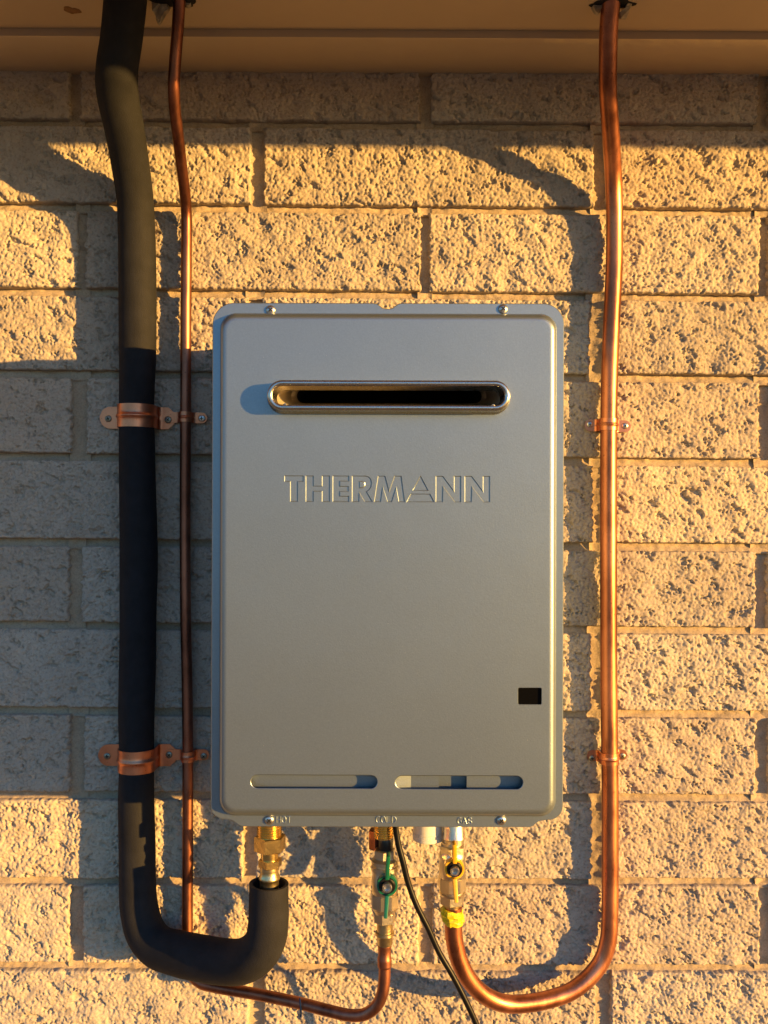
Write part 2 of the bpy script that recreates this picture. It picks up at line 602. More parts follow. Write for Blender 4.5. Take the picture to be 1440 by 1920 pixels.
mk.z = ZS - (mk.x + .45) * math.tan(TILT) + .002 - .0003
def blob_disc(c, r, seed, n=26, amp=.35, ry=1.0):
    rng = np.random.default_rng(seed); ph = rng.uniform(0, 6.28, 4)
    pts = []
    for k in range(n):
        a = 2 * math.pi * k / n
        q = r * (1 + amp * (.5 * math.sin(2 * a + ph[0]) + .35 * math.sin(3 * a + ph[1]) + .25 * math.sin(5 * a + ph[2]) + .15 * math.sin(9 * a + ph[3])))
        pts.append(Vector((c[0] + q * math.cos(a), c[1] + q * ry * math.sin(a), c[2])))
    return pts
p1 = blob_disc(mk, .008, 3, amp=.3, ry=.9)
M_stain = simple("brown_stain", (.20, .10, .035), .8, 0, 120, .4)
MO("stain", p1 + [q + Vector((0, 0, .0004)) for q in p1], [tuple(range(26)), tuple(range(51, 25, -1))] + [(i, (i + 1) % 26, 26 + (i + 1) % 26, 26 + i) for i in range(26)], M_stain, eave)

def soffit_z(x):
    return ZS - (x + .45) * math.tan(TILT) + .002

# flat dark discs paint the unlit torn openings round the pipes
for (px, dep, r, ry, sd) in ((328, .138, .020, .55, 11), (1150, .139, .019, .55, 12)):
    c = U(px, 4, dep); c.z = soffit_z(c.x) - .0006
    p1 = blob_disc(c, r, sd, amp=.4, ry=ry)
    MO("dark_hole_disc", p1 + [q + Vector((0, 0, .0004)) for q in p1], [tuple(range(26)), tuple(range(51, 25, -1))] + [(i, (i + 1) % 26, 26 + (i + 1) % 26, 26 + i) for i in range(26)], M_hole, eave)
def shard(pix, dep, th, seed):
    rng = np.random.default_rng(seed)
    a = [U(x, y, dep + rng.uniform(-.003, .003)) for x, y in pix]
    b = [p + Vector((rng.uniform(-.0015, .0015), th, rng.uniform(-.001, .001))) for p in a]
    n = len(a)
    return a + b, [tuple(range(n)), tuple(range(2 * n - 1, n - 1, -1))] + [(i, (i + 1) % n, n + (i + 1) % n, n + i) for i in range(n)]
for pix, dep, sd in (([(284, -6), (285, 20), (291, 24), (292, 36), (296, 43), (299, 42), (303, 31), (308, 22), (315, 17), (316, 8), (309, -6)], .134, 1),
                     ([(346, -8), (347, 6), (351, 10), (356, 8), (359, 2), (357, -8)], .138, 2),
                     ([(1110, -8), (1113, 12), (1117, 21), (1122, 25), (1125, 17), (1130, 13), (1128, -8)], .138, 3),
                     ([(1163, 22), (1159, 25), (1166, 32), (1173, 31), (1180, 17), (1184, 13), (1180, 8), (1170, 16)], .134, 4),
                     ([(1176, -8), (1178, 6), (1184, 8), (1191, 4), (1190, -8)], .139, 5)):
    v, f = shard(pix, dep, .006, sd)
    MO("torn_filler", v, f, M_foamgun, eave, smooth=False)

# ------------------------------------------------------------------ screws
def screw(c, r, m, parent, d=Vector((0, -1, 0)), ang=.3, dome=.5, nm="screw"):
    prof = [(-.004, r * .5), (0, r * .5), (0, r * .98), (r * .12, r), (r * .3 * dome * 2, r * .9), (r * .42 * dome * 2, r * .7), (r * .5 * dome * 2, r * .4), (r * .52 * dome * 2, r * .05)]
    v, f = lathe_data(c, d, prof, 20)
    s = MO(nm, v, f, m, parent)
    g = MB()
    for a in (ang, ang + math.pi / 2):
        ca, sa = math.cos(a), math.sin(a)
        v, f = box_data((-r * .5, -r * .62 * dome * 2 - .0001, -r * .13), (r * .5, -r * .38 * dome * 2 - (.00007 if a == ang else 0), r * .13))
        v = [Vector((c[0] + p.x * ca - p.z * sa, c[1] + p.y + (r * .08 * dome if a == ang else r * .081 * dome), c[2] + p.x * sa + p.z * ca)) for p in v]
        g.add(v, f)
    g.build("dark_cross", M_hole, s, smooth=False)  # raised dark bars, their colour stands for shade inside the cross slot
    return s

# ------------------------------------------------------------------ water heater
ROT = math.radians(.15)
def hp(px, py):
    dx, dy = px - 726, py - 1060
    return 726 + dx * math.cos(ROT) - dy * math.sin(ROT), 1060 + dx * math.sin(ROT) + dy * math.cos(ROT)
def HU(px, py, z):
    return U(*hp(px, py), z)
ZF, ZP, ZR = .190, .202, .2205
heater = empty("water_heater", tuple(U(726, 1530, .10)), "grey metal instant gas water heater mounted on the block wall", "water heater")

def rrect(x0, y0, x1, y1, r, n=10):
    pts = []
    for cx, cy, a0 in ((x1 - r, y0 + r, -90), (x1 - r, y1 - r, 0), (x0 + r, y1 - r, 90), (x0 + r, y0 + r, 180)):
        for k in range(n + 1):
            a = math.radians(a0 + 90 * k / n)
            pts.append((cx + r * math.cos(a), cy + r * math.sin(a)))
    return pts

def strips(mb_v, mb_f, loops):
    """bridge consecutive closed loops of world points"""
    st = []
    for lp in loops:
        st.append(len(mb_v)); mb_v += lp
    n = len(loops[0])
    for a, b in zip(st[:-1], st[1:]):
        for i in range(n):
            j = (i + 1) % n
            mb_f.append((a + i, a + j, b + j, b + i))
    return st

def fill(v, f, polys):
    """triangulate a polygon with holes; polys are lists of vertex indices into v"""
    flat = [i for p in polys for i in p]
    pts = [Vector((v[i].x * 100, v[i].z * 100)) for i in flat]
    edges = []; k = 0
    for p in polys:
        n = len(p)
        edges += [(k + i, k + (i + 1) % n) for i in range(n)]
        k += n
    ov, oe, of, orig, _, _ = delaunay_2d_cdt(pts, edges, [], 1, 1e-6)
    rings = []; k = 0
    for p in polys:
        rings.append(pts[k:k + len(p)]); k += len(p)
    def inside(r, x, y):
        c = False
        for i in range(len(r)):
            a, b = r[i - 1], r[i]
            if (a.y > y) != (b.y > y) and x < (b.x - a.x) * (y - a.y) / (b.y - a.y) + a.x:
                c = not c
        return c
    for t in of:
        x = sum(ov[i].x for i in t) / len(t); y = sum(ov[i].y for i in t) / len(t)
        if sum(inside(r, x, y) for r in rings) % 2 == 1:
            f.append(tuple(flat[orig[i][0]] for i in t))

def inset(poly, d):
    """move a closed polygon inwards by d px (mitred)"""
    n = len(poly)
    area = sum(poly[i][0] * poly[(i + 1) % n][1] - poly[(i + 1) % n][0] * poly[i][1] for i in range(n))
    sg = 1 if area > 0 else -1
    out = []
    for i in range(n):
        p0, p1, p2 = poly[i - 1], poly[i], poly[(i + 1) % n]
        e1 = np.array((p1[0] - p0[0], p1[1] - p0[1]), float); e2 = np.array((p2[0] - p1[0], p2[1] - p1[1]), float)
        e1 /= np.linalg.norm(e1); e2 /= np.linalg.norm(e2)
        n1 = np.array((-e1[1], e1[0])) * sg; n2 = np.array((-e2[1], e2[0])) * sg
        b = n1 + n2; L = max(float(b @ b), .35)
        b = b * 2 / L
        out.append((p1[0] + b[0] * d, p1[1] + b[1] * d))
    return out

# flange outline with notch and lower tab
fl = []
def arc(cx, cy, r, a0, a1, n=9):
    return [(cx + r * math.cos(math.radians(a0 + (a1 - a0) * k / n)), cy + r * math.sin(math.radians(a0 + (a1 - a0) * k / n))) for k in range(n + 1)]
fl += arc(438, 609, 41, 180, 270, 12)
fl += [(700, 568), (705, 569), (711, 573), (716, 577), (721, 578.5), (730, 578.5), (735, 577), (740, 573), (746, 569), (751, 568)]
fl += arc(1018, 607, 39, 270, 360, 12)
fl += arc(1031, 1511, 26, 0, 80, 8)
fl += [(1018, 1538.5), (1012, 1540), (1006, 1544), (1001, 1549), (995, 1551)]
fl += [(455, 1551), (449, 1549), (443, 1544), (437, 1540), (431, 1538)]
fl += arc(421, 1512, 25, 92, 180, 8)
inner = rrect(412 + 6, 588 + 6, 1043 - 6, 1530 - 6, 24)
v, f = [], []
flo = [HU(x, y, ZF) for x, y in fl]
st = strips(v, f, [[p + Vector((0, .024, 0)) for p in flo], [p + Vector((0, .0012, 0)) for p in flo],
                   [HU(*q, ZF) + Vector((0, .0004, 0)) for q in inset(fl, .7)], [HU(*q, ZF) for q in inset(fl, 1.6)], [HU(*q, ZF) for q in inset(fl, 2.0)]])
nf = len(fl)
i0 = len(v); v += [HU(x, y, ZF) for x, y in inner]
i1 = len(v); v += [HU(x, y, ZF - .003) for x, y in inner]
fill(v, f, [list(range(st[-1], st[-1] + nf)), list(range(i0, i0 + len(inner)))])
for i in range(len(inner)):
    j = (i + 1) % len(inner); f.append((i0 + i, i0 + j, i1 + j, i1 + i))
MO("flange", v, f, M_paint, heater, sharp=40)

# case body behind the flange: open-fronted tub
v, f = [], []
k0 = rrect(400, 584, 1053, 1535, 26)
bz0, bz1 = .010, ZF - .004
ring = [HU(x, y, ZF) for x, y in k0]
loops = [[Vector((p.x, -bz1, p.z)) for p in ring], [Vector((p.x, -bz0, p.z)) for p in ring]]
st = strips(v, f, loops)
f.append(tuple(range(st[1], st[1] + len(k0))))
MO("case", v, f, M_case, heater, sharp=40)

# front panel
vent_c = rrect(498 + 3, 712 + 3, 958 - 3, 772 - 3, 26.7, 12)
slots = [rrect(472, 1454, 708, 1478.5, 12.2, 8), rrect(743, 1454.5, 981, 1479, 12.2, 8)]
win = rrect(972, 1289, 1016, 1320, 2.5, 3)
Rb = [(685, 892), (691, 893.6), (695.5, 898.5), (697.2, 906), (696, 913), (692, 919), (687.7, 922.3)]
letters = [
    [(532.5, 892), (569, 892), (569, 904), (558.5, 904), (558.5, 941.5), (543.5, 941.5), (543.5, 904), (532.5, 904)],
    [(572.5, 892), (588, 892), (588, 911), (603, 911), (603, 892), (618.5, 892), (618.5, 941.5), (603, 941.5), (603, 922), (588, 922), (588, 941.5), (572.5, 941.5)],
    [(623, 892), (654.5, 892), (654.5, 903), (637.5, 903), (637.5, 911.5), (653.5, 911.5), (653.5, 922), (637.5, 922), (637.5, 930), (654.5, 930), (654.5, 941.5), (623, 941.5)],
    [(659.3, 892)] + Rb + [(699, 941.5), (683.3, 941.5), (674.0, 926), (673.2, 941.5), (659.3, 941.5)],
    [(700.6, 941.5), (708, 892), (722, 892), (729.5, 919.4), (739, 892), (752.4, 892), (759.3, 941.5), (747, 941.5), (742.6, 915.7), (734.6, 941.5), (725.8, 941.5), (717.6, 915), (714, 941.5)],
    [(788, 891), (803.4, 920), (772.5, 920)],
    [(769.6, 925.5), (806.3, 925.5), (814.6, 941.5), (761.2, 941.5)],
]
N1 = [(816.3, 892), (830.1, 892), (850.5, 919.4), (850.5, 892), (864.4, 892), (864.4, 941.5), (852, 941.5), (831.0, 914), (830.1, 941.5), (816.3, 941.5)]
letters += [N1, [(x + 54.2, y) for x, y in N1]]
counter = [(672.5, 902), (680, 902), (684, 904.5), (685, 909), (683, 913.5), (679.5, 915.7), (672.5, 915.7)]

v, f = [], []
pr = [(0, ZF + .0003), (0.6, ZF + .004), (1.6, ZF + .0072), (3.0, ZF + .0092), (5.0, ZF + .0106), (7.5, ZF + .0115), (10.5, ZF + .0119), (13, ZP), (14, ZP)]
loops = []
for ins, z in pr:
    loops.append([HU(x, y, z) for x, y in rrect(412 + ins, 588 + ins, 1043 - ins, 1530 - ins, 30 - ins * .8, 10)])
st = strips(v, f, loops)
no = len(loops[0])
polys = [list(range(st[-1], st[-1] + no))]
def hole(poly, prof, zfill=None):
    """prof: (inset px, z). first ring lies in the panel plane; returns index lists of first and last ring"""
    lps = [[HU(*q, z) for q in (inset(poly, i) if i else poly)] for i, z in prof]
    s = strips(v, f, lps)
    n = len(poly)
    polys.append(list(range(s[0], s[0] + n)))
    return list(range(s[-1], s[-1] + n))
hole(vent_c, [(-1.2, ZP), (-1, ZP), (0, ZP - .0006), (.3, ZP - .004)])
for s in slots:
    hole(s, [(-1.6, ZP), (-1.4, ZP), (-.5, ZP - .0003), (0, ZP - .001), (.1, ZP - .0035)])
hole(win, [(-.8, ZP), (-.6, ZP), (0, ZP - .0004), (.1, ZP - .0025)])
for i, L in enumerate(letters):
    last = hole(L, [(-.1, ZP), (0, ZP), (1.5, ZP - .0008), (1.6, ZP - .0008)])
    inner_polys = [last]
    if i == 3:
        lps = [[HU(*q, z) for q in (inset(counter, d) if d else counter)] for d, z in ((-.1, ZP - .0008), (0, ZP - .0008), (2.0, ZP - .0001), (2.1, ZP - .0001))]
        s = strips(v, f, lps)
        inner_polys.append(list(range(s[0], s[0] + len(counter))))
        f.append(tuple(range(s[-1], s[-1] + len(counter))))
    fill(v, f, inner_polys)
fill(v, f, polys)
MO("front_panel", v, f, M_paint, heater, sharp=22)

# viewing window
v, f = box_data(HU(970, 1322, ZP - .004), HU(1018, 1287, ZP - .0022)); 
MO("viewing_window", v, f, M_pane, heater, smooth=False)

# slot backing plates
g = MB()
zb = ZP - .0125
g.add(*box_data(HU(462, 1492, zb - .0012), HU(716, 1440, zb)))
MOv = g.build("slot_plate", M_paint, heater, smooth=False)
g = MB()
g.add(*box_data(HU(772, 1492, zb - .0012), HU(824, 1440, zb)))
g.add(*box_data(HU(806, 1500, zb - .0102), HU(892, 1430, zb - .009)))
g.add(*box_data(HU(876, 1492, zb - .0012), HU(990, 1440, zb)))
a, b, c, d = HU(735, 1440, ZP - .0072), HU(771.8, 1440, zb), HU(771.8, 1492, zb), HU(735, 1492, ZP - .0072)
g.add([a, b, c, d] + [p + Vector((0, .001, 0)) for p in (a, b, c, d)], [(0, 1, 2, 3), (7, 6, 5, 4), (0, 4, 5, 1), (1, 5, 6, 2), (2, 6, 7, 3), (3, 7, 4, 0)])
g.build("slot_plate", M_paint, heater, smooth=False)

# flue outlet
v, f = [], []
def ob(x0, y0, x1, y1, z, n=14):
    return [HU(x, y, z) for x, y in rrect(x0, y0, x1, y1, (y1 - y0) / 2 - .2, n)]
RX0, RY0, RX1, RY1 = 499, 712, 957, 770     # rim outline seen at the rim's depth
def obi(i, z, zs=None):
    return ob(RX0 + i, RY0 + i, RX1 - i, RY1 - i, ZR) if zs is None else None
base = [p for p in ob(RX0, RY0, RX1, RY1, ZR)]
def at(i, z):
    """rim section: same outline (metres) moved to depth z"""
    return [Vector((p.x, -z, p.z)) for p in ob(RX0 + i, RY0 + i, RX1 - i, RY1 - i, ZR)]
lo = [at(-3.2, ZP - .001), at(-3.0, ZP + .0012), at(-1.2, ZP + .0022), at(0.2, ZP + .004), at(.2, ZR - .006)]
for k in range(9):
    a = math.pi * k / 8
    lo.append(at(6.0 - 5.8 * math.cos(a), ZR - .003 + .003 * math.sin(a)))
lo += [at(12.0, ZR - .007), at(13.0, ZP - .01)]
strips(v, f, lo)
vent = MO("flue_outlet", v, f, M_steel, heater, sharp=50)
v, f = [], []
lo = [at(13.2, ZP - .0095)]
lo += [ob(545, 727, 911, 758.5, .112), ob(552, 728.5, 905, 757, .110), ob(556, 730, 902, 756, .106)]
s = strips(v, f, lo)
MO("flue_throat", v, f, M_throat, vent, sharp=50)
v, f = [], []
lo = [ob(556, 730, 902, 756, .1055), ob(570, 727, 890, 758, .03)]
s = strips(v, f, lo); f.append(tuple(range(s[1], s[1] + len(lo[0]))))
MO("flue_void", v, f, M_hole, vent)
for (px, py) in ((533.5, 761), (923.5, 761.5)):
    c = HU(px, py, ZR - .0008)
    v, f = lathe_data(c, (0, -1, -.45), [(-.001, .0021), (.0001, .0021), (.0003, .0017), (.0003, .0002)], 16)
    MO("drain_hole_disc", v, f, M_screw, vent)  # bright disc paints the lit inside of a small drain hole

for (px, py) in ((507.5, 581.5), (943, 579.5), (505, 1537.5), (940, 1538)):
    screw(U(px, py, ZF), .0047, M_screw, heater, ang=.8, dome=.55, nm="screw")

# stamped words on the lower flange (raised strokes)
def stroke_word(word, x0, x1, y0, y1):
    gl = {'H': [[(0, 0), (0, 1)], [(1, 0), (1, 1)], [(0, .5), (1, .5)]],
          'O': [[(.5 + .5 * math.cos(a), .5 + .5 * math.sin(a)) for a in np.linspace(0, 2 * math.pi, 21)]],
          'T': [[(0, 0), (1, 0)], [(.5, 0), (.5, 1)]],
          'C': [[(.55 + .5 * math.cos(a), .5 + .5 * math.sin(a)) for a in np.linspace(-.9, -2 * math.pi + .9, 15)]],
          'L': [[(0, 0), (0, 1), (.9, 1)]],
          'D': [[(0, 0), (0, 1), (.4, 1), (.8, .85), (1, .5), (.8, .15), (.4, 0), (0, 0)]],
          'G': [[(.55 + .5 * math.cos(a), .5 + .5 * math.sin(a)) for a in np.linspace(-.9, -2 * math.pi + .75, 15)] + [(.95, .82), (.95, .55), (.6, .55)]],
          'A': [[(0, 1), (.5, 0), (1, 1)], [(.2, .66), (.8, .66)]],
          'S': [[(.92, .18), (.7, .02), (.3, .02), (.08, .2), (.2, .42), (.5, .5), (.82, .6), (.92, .8), (.7, .98), (.3, .98), (.06, .82)]]}
    g = MB()
    cw = (x1 - x0) / (len(word) * 1.3 - .3)
    for i, ch in enumerate(word):
        for st in gl[ch]:
            pts = [tuple(HU(x0 + i * cw * 1.3 + a * cw, y0 + b * (y1 - y0), ZF + .0001)) + (.00062,) for a, b in st]
            g.add(*tube_data(pts, 8))
    return g.build("raised_lettering", M_paint, heater)
stroke_word("HOT", 520, 547, 1531, 1543)
stroke_word("COLD", 706, 744, 1530.5, 1542.5)
stroke_word("GAS", 859, 886, 1532.5, 1544)


# white drain spigot under the case
dz = .066
prof = []
top = U(803, 1535, dz).z
hb = U(803, 1570, dz).z
r0 = S(29.5, dz)
nt_ = 9
prof = [(0, r0 * .96)]
L = top - hb + .002
t = .014
prof.append((t, r0 * .96))
while t < L - .001:
    prof += [(t + .0003, r0), (t + .0013, r0), (t + .0016, r0 * .97), (t + .0021, r0 * .97)]
    t += .0022
prof += [(L, r0 * .95), (L, r0 * .8), (L - .02, r0 * .8), (L - .02, .001)]
v, f = lathe_data((U(803, 1560, dz).x, -dz, top), (0, 0, -1), prof, 40, cap=False)
MO("drain_spigot", v, f, M_pvc, heater, sharp=50)

# ------------------------------------------------------------------ fittings
def vert_part(name, cx, z, rows, m, parent, n=32, phase=0.0, sharp=40, fn=None):
    """rows: (py, radius px) at depth z, from top to bottom"""
    y0 = rows[0][0]
    o = U(cx, y0, z)
    prof = [((p - y0) * (D - z) / FPX, S(r, z)) for p, r in rows]
    v, f = lathe_data(o, (0, 0, -1), prof, n, phase, True, fn)
    return MO(name, v, f, m, parent, sharp=sharp)

def hexrows(y0, y1, r, c=2.0):
    return [(y0, r - c * 1.2), (y0 + c, r), (y1 - c, r), (y1, r - c * 1.2)]

def threads(y0, y1, r, pitch=4.4, dep=2.2):
    rows = [(y0, r - dep)]
    y = y0
    while y + pitch < y1:
        rows += [(y + pitch * .15, r), (y + pitch * .45, r), (y + pitch * .75, r - dep), (y + pitch * .95, r - dep)]
        y += pitch
    rows.append((y1, r - dep))
    return rows

HZ = .12
hot = empty("brass_coupling", tuple(U(505, 1655, HZ)), "brass nut and tail fitting between the heater's HOT outlet and the black insulated pipe", "pipe fitting")
vert_part("threaded_nipple", 505, HZ, threads(1520, 1570, 23.5), M_brass, hot)
vert_part("hex_nut", 506, HZ, hexrows(1566, 1594.5, 30), M_brass, hot, 6, math.radians(12), 20)
vert_part("neck", 505.5, HZ, [(1594, 16.5), (1611, 16.5)], M_brass, hot)
vert_part("hex_collar", 506.5, HZ, hexrows(1610, 1624.5, 22.5, 1.2), M_brass, hot, 6, math.radians(10), 20)
vert_part("tail", 505, HZ, [(1624, 18), (1631, 18), (1632, 17), (1636, 17), (1640, 18), (1643, 19.5), (1647, 20), (1650, 18.5), (1652, 17.5), (1660, 18), (1700, 18)], M_brass_dull, hot)

# ------------------------------------------------------------------ insulated pipe
r_h = .0212
hpts = [(238, -30, .162, .0212), (235, 0, .156, .0212), (227, 80, .140, .0212), (219.5, 130, .127, .0215), (219, 165, .113, .0220), (233, 240, .083, .0218),
        (243, 300, .059, .0213), (253, 370, .036, .0208), (256, 440, .0255, .0212), (258, 520, .0232, .0213), (258, 650, .0225, .0211), (257, 720, .0222, .0205), (256, 782, .0218, .0200), (257, 850, .0222, .0207),
        (259, 960, .0226, .0212), (260, 1060, .0226, .0214), (259, 1150, .0224, .0208), (258, 1240, .0225, .0210), (256, 1340, .0222, .0206), (256, 1423, .0218, .0200), (255.5, 1490, .0222, .0205), (257, 1580, .0226, .0207), (258, 1650, .024, .0210),
        (261, 1705, .0255, .0216), (273, 1748, .030, .0225), (297, 1775, .039, .0234), (333, 1787, .052, .0238), (375, 1796, .066, .0240), (415, 1803, .082, .0238),
        (455, 1802, .099, .0232), (484, 1785, .112, .0226), (499, 1758, .1185, .0216), (503.5, 1725, .12, .0211), (503.5, 1690, .12, .0209), (504.5, 1656, .12, .0209)]
pipe = empty("insulated_pipe", tuple(U(258, 1650, .02)), "thick black foam insulated pipe down the left side, looping up to the heater", "pipe")
v, f = tube_data(pix_path(hpts, 9), 48, inner=(.0176, .05), wob=.013, seed=4)
MO("foam_sleeve", v, f, M_foam, pipe, sharp=50)

# ------------------------------------------------------------------ copper pipes
rc = .00635
cold_pts = [(338, -25, .142, rc), (336.5, 0, .140, rc), (333.5, 50, .130, rc), (328, 120, .122, rc), (326, 160, .116, rc), (327.5, 200, .102, rc), (332, 240, .087, rc), (339, 300, .060, rc),
            (346.5, 360, .030, rc), (349.5, 400, .015, rc), (349.5, 480, .0125, rc), (348.5, 600, .0125, rc), (348, 780, .0125, rc), (347, 960, .0125, rc), (348, 1150, .013, rc),
            (351, 1300, .013, rc), (352, 1420, .0125, rc), (352, 1600, .0125, rc), (351.5, 1740, .0135, rc), (353, 1800, .0155, rc), (360, 1828, .020, rc), (376, 1843, .028, rc),
            (400, 1850, .037, rc), (480, 1864, .061, rc), (560, 1880.5, .085, rc), (620, 1896, .102, rc), (655, 1903.5, .111, rc), (683, 1902, .117, rc), (705, 1887, .120, rc), (716, 1866, .121, rc), (720.5, 1838, .121, rc), (721.5, 1790, .121, rc)]
cp = empty("cold_water_pipe", tuple(U(352, 1700, .012)), "thin tarnished copper pipe dropping beside the black pipe and bending along to the green valve", "pipe")
v, f = tube_data(pix_path(cold_pts, 9), 24)
MO("tube", v, f, M_copper_old, cp)
CZ = .121
vert_part("sleeve_joint", 721, CZ, [(1766, 12.0), (1771, 13.3), (1773, 13.3), (1776, 12.4), (1792, 12.0), (1796, 13.2), (1800, 13.6), (1804, 13.0), (1809, 13.4), (1812, 13.0), (1814, 11.5)], M_copper_old, cp)

rg = .00975
gas_pts = [(1147, -20, .143, rg), (1146, 0, .138, rg), (1141.5, 50, .127, rg), (1140, 110, .112, rg), (1139.5, 150, .101, rg), (1140.5, 180, .0905, rg), (1143, 220, .075, rg), (1146.5, 270, .055, rg), (1150, 330, .031, rg),
           (1152, 385, .0205, rg), (1152.5, 440, .0160, rg), (1151.5, 500, .0160, rg), (1146.5, 610, .0160, rg), (1142.5, 720, .0160, rg), (1141, 860, .0160, rg), (1141, 1060, .0160, rg), (1141.5, 1260, .0160, rg), (1143, 1400, .0160, rg),
           (1144, 1500, .0160, rg), (1144, 1640, .0160, rg), (1143.5, 1715, .0160, rg), (1140.5, 1762, .0168, rg), (1129, 1800, .0185, rg), (1106, 1831, .023, rg), (1072, 1858, .030, rg), (1045, 1869, .035, rg), (1005, 1879, .043, rg),
           (955, 1882.5, .053, rg), (924, 1874.5, .060, rg), (897, 1857, .068, rg), (875, 1830, .075, rg), (860, 1797, .079, rg), (852, 1762, .080, rg), (850, 1735, .080, rg), (850, 1700, .080, rg)]
gp = empty("gas_pipe", tuple(U(1143, 1700, .016)), "thick bright copper gas pipe right of the heater, looping up to the yellow valve", "pipe")
v, f = tube_data(pix_path(gas_pts, 9), 32)
MO("tube", v, f, M_copper, gp)

# ------------------------------------------------------------------ ball valves
def valve(name, label, cx, z, body_rows, nut_rows, low_rows, tail_rows, hc, hr, mh, wing_up, wing_dn, flats):
    t = empty(name, tuple(U(cx, low_rows[-1][0], z)), label, "valve", "ball valves under the heater")
    vert_part("valve_body", cx, z, body_rows, M_nickel, t)
    vert_part("body_flats", cx, z, flats, M_nickel, t, 8, math.radians(16), 15)
    vert_part("upper_nut", cx, z, nut_rows, M_nickel, t, 6, math.radians(8), 20)
    vert_part("lower_nut", cx, z, low_rows, M_nickel, t, 6, math.radians(14), 20)
    vert_part("tail", cx, z, tail_rows, M_brass_dull, t)
    zs = z + .030
    c = U(hc[0], hc[1], zs)
    c0 = Vector((c.x, -z - .008, c.z))
    v, f = lathe_data(c0, (0, -1, 0), [(0, .006), (.014, .006)], 20); MO("stem", v, f, M_nickel, t)
    R = S(hr, zs)
    v, f = lathe_data(c + Vector((0, .010, 0)), (0, -1, 0), [(0, R * .92), (.001, R), (.0085, R), (.0085, R * .95), (.0085, R * .82), (.005, R * .79), (.005, .001)], 36)
    h = MO("handle", v, f, mh, t, sharp=40)
    g = MB()
    for (y0, y1, sgn, bx) in ((wing_up[0], hc[1] - hr * .75, 1, wing_up[1]), (hc[1] + hr * .75, wing_dn[0], -1, wing_dn[1])):
        tt = S(4.2, zs)
        pa = U(hc[0], y0, zs); pb = U(hc[0], y1, zs)
        vv, ff = box_data((-tt, -.010, 0), (tt, .007, 1), 0)
        ln = pa.z - pb.z
        vv, ff = box_data((-tt, -.009, 0), (tt, .006, ln), .0012, 2)
        out = []
        for p in vv:
            u = p.z / ln
            e = u if sgn > 0 else 1 - u
            out.append(Vector((c.x + p.x * (1 - .15 * e) + S(bx, zs) * e, c.y + .004 + p.y - .007 * e * e, pb.z + p.z)))
        g.add(out, ff)
    g.build("wing", mh, h)
    v, f = lathe_data(c + Vector((0, .004, 0)), (0, -1, 0), [(0, R * .76), (.0025, R * .80), (.0035, R * .74), (.0025, R * .55), (.0025, R * .3)], 30)
    MO("washer", v, f, M_black, h, sharp=40)
    v, f = lathe_data(c + Vector((0, -.0005, 0)), (0, -1, 0), [(0, R * .46), (.0035, R * .46), (.0045, R * .40), (.0045, R * .30), (.0015, R * .26), (.0015, .0002)], 24)
    MO("nut", v, f, M_screw, h, sharp=30)
    return t

gv = valve("ball_valve", "nickel ball valve with green butterfly handle on the cold inlet", 721.5, CZ,
           [(1607, 20), (1610, 23), (1612, 25.5), (1617, 25.5), (1618, 22), (1622, 22), (1623, 25.5), (1631, 25.5), (1633, 22.5), (1640, 23), (1650, 25), (1672, 25), (1674, 23.8), (1702, 23.8), (1706, 22), (1707, 20), (1711, 19)],
           hexrows(1592, 1609, 21, 1.5), hexrows(1709, 1729, 20.5, 1.8),
           [(1728, 15), (1746, 15), (1747, 18), (1752, 18.2), (1754, 16), (1756, 15), (1768, 14.5), (1771, 13.5)],
           (726, 1662), 19.5, M_green, (1598, 2), (1714, -3), [(1673, 24), (1675, 26.5), (1699, 26.5), (1702, 24)])
vert_part("union_nut", 706.5, CZ - .017, hexrows(1554, 1592, 15.5, 2), M_copper_old, gv, 6, .2, 20)
vert_part("threaded_nipple", 719.5, CZ, threads(1518, 1571, 18.5), M_brass, gv)
vert_part("black_band", 723.5, CZ, [(1569, 12.5), (1571, 13.5), (1592, 13.5), (1594, 12.5)], M_black, gv)  # plain black band round the connector below the nipple
GZ = .080
yv = valve("ball_valve", "nickel ball valve with yellow butterfly handle on the gas inlet", 848, GZ,
           [(1578, 19), (1583, 19), (1584, 21.5), (1590, 21.5), (1592, 20), (1600, 25.5), (1606, 25.5), (1607, 23.4), (1612, 24), (1622, 25.3), (1642, 25.3), (1644, 24), (1668, 24), (1669, 22), (1671.5, 22), (1672.5, 25), (1677, 24)],
           hexrows(1584, 1604, 25, 1.5), hexrows(1676, 1694, 23.5, 1.8),
           [(1692, 15), (1712, 14.5), (1722, 14.5)],
           (852.5, 1631), 18.5, M_yellow, (1577, -1), (1685, 2), [(1642, 24), (1644, 26.8), (1666, 26.8), (1669, 24)])
vert_part("threaded_nipple", 851, GZ, [(1510, 20), (1565, 20), (1567, 21.5), (1571, 21.5), (1573, 19), (1580, 19)], M_nickel, yv)
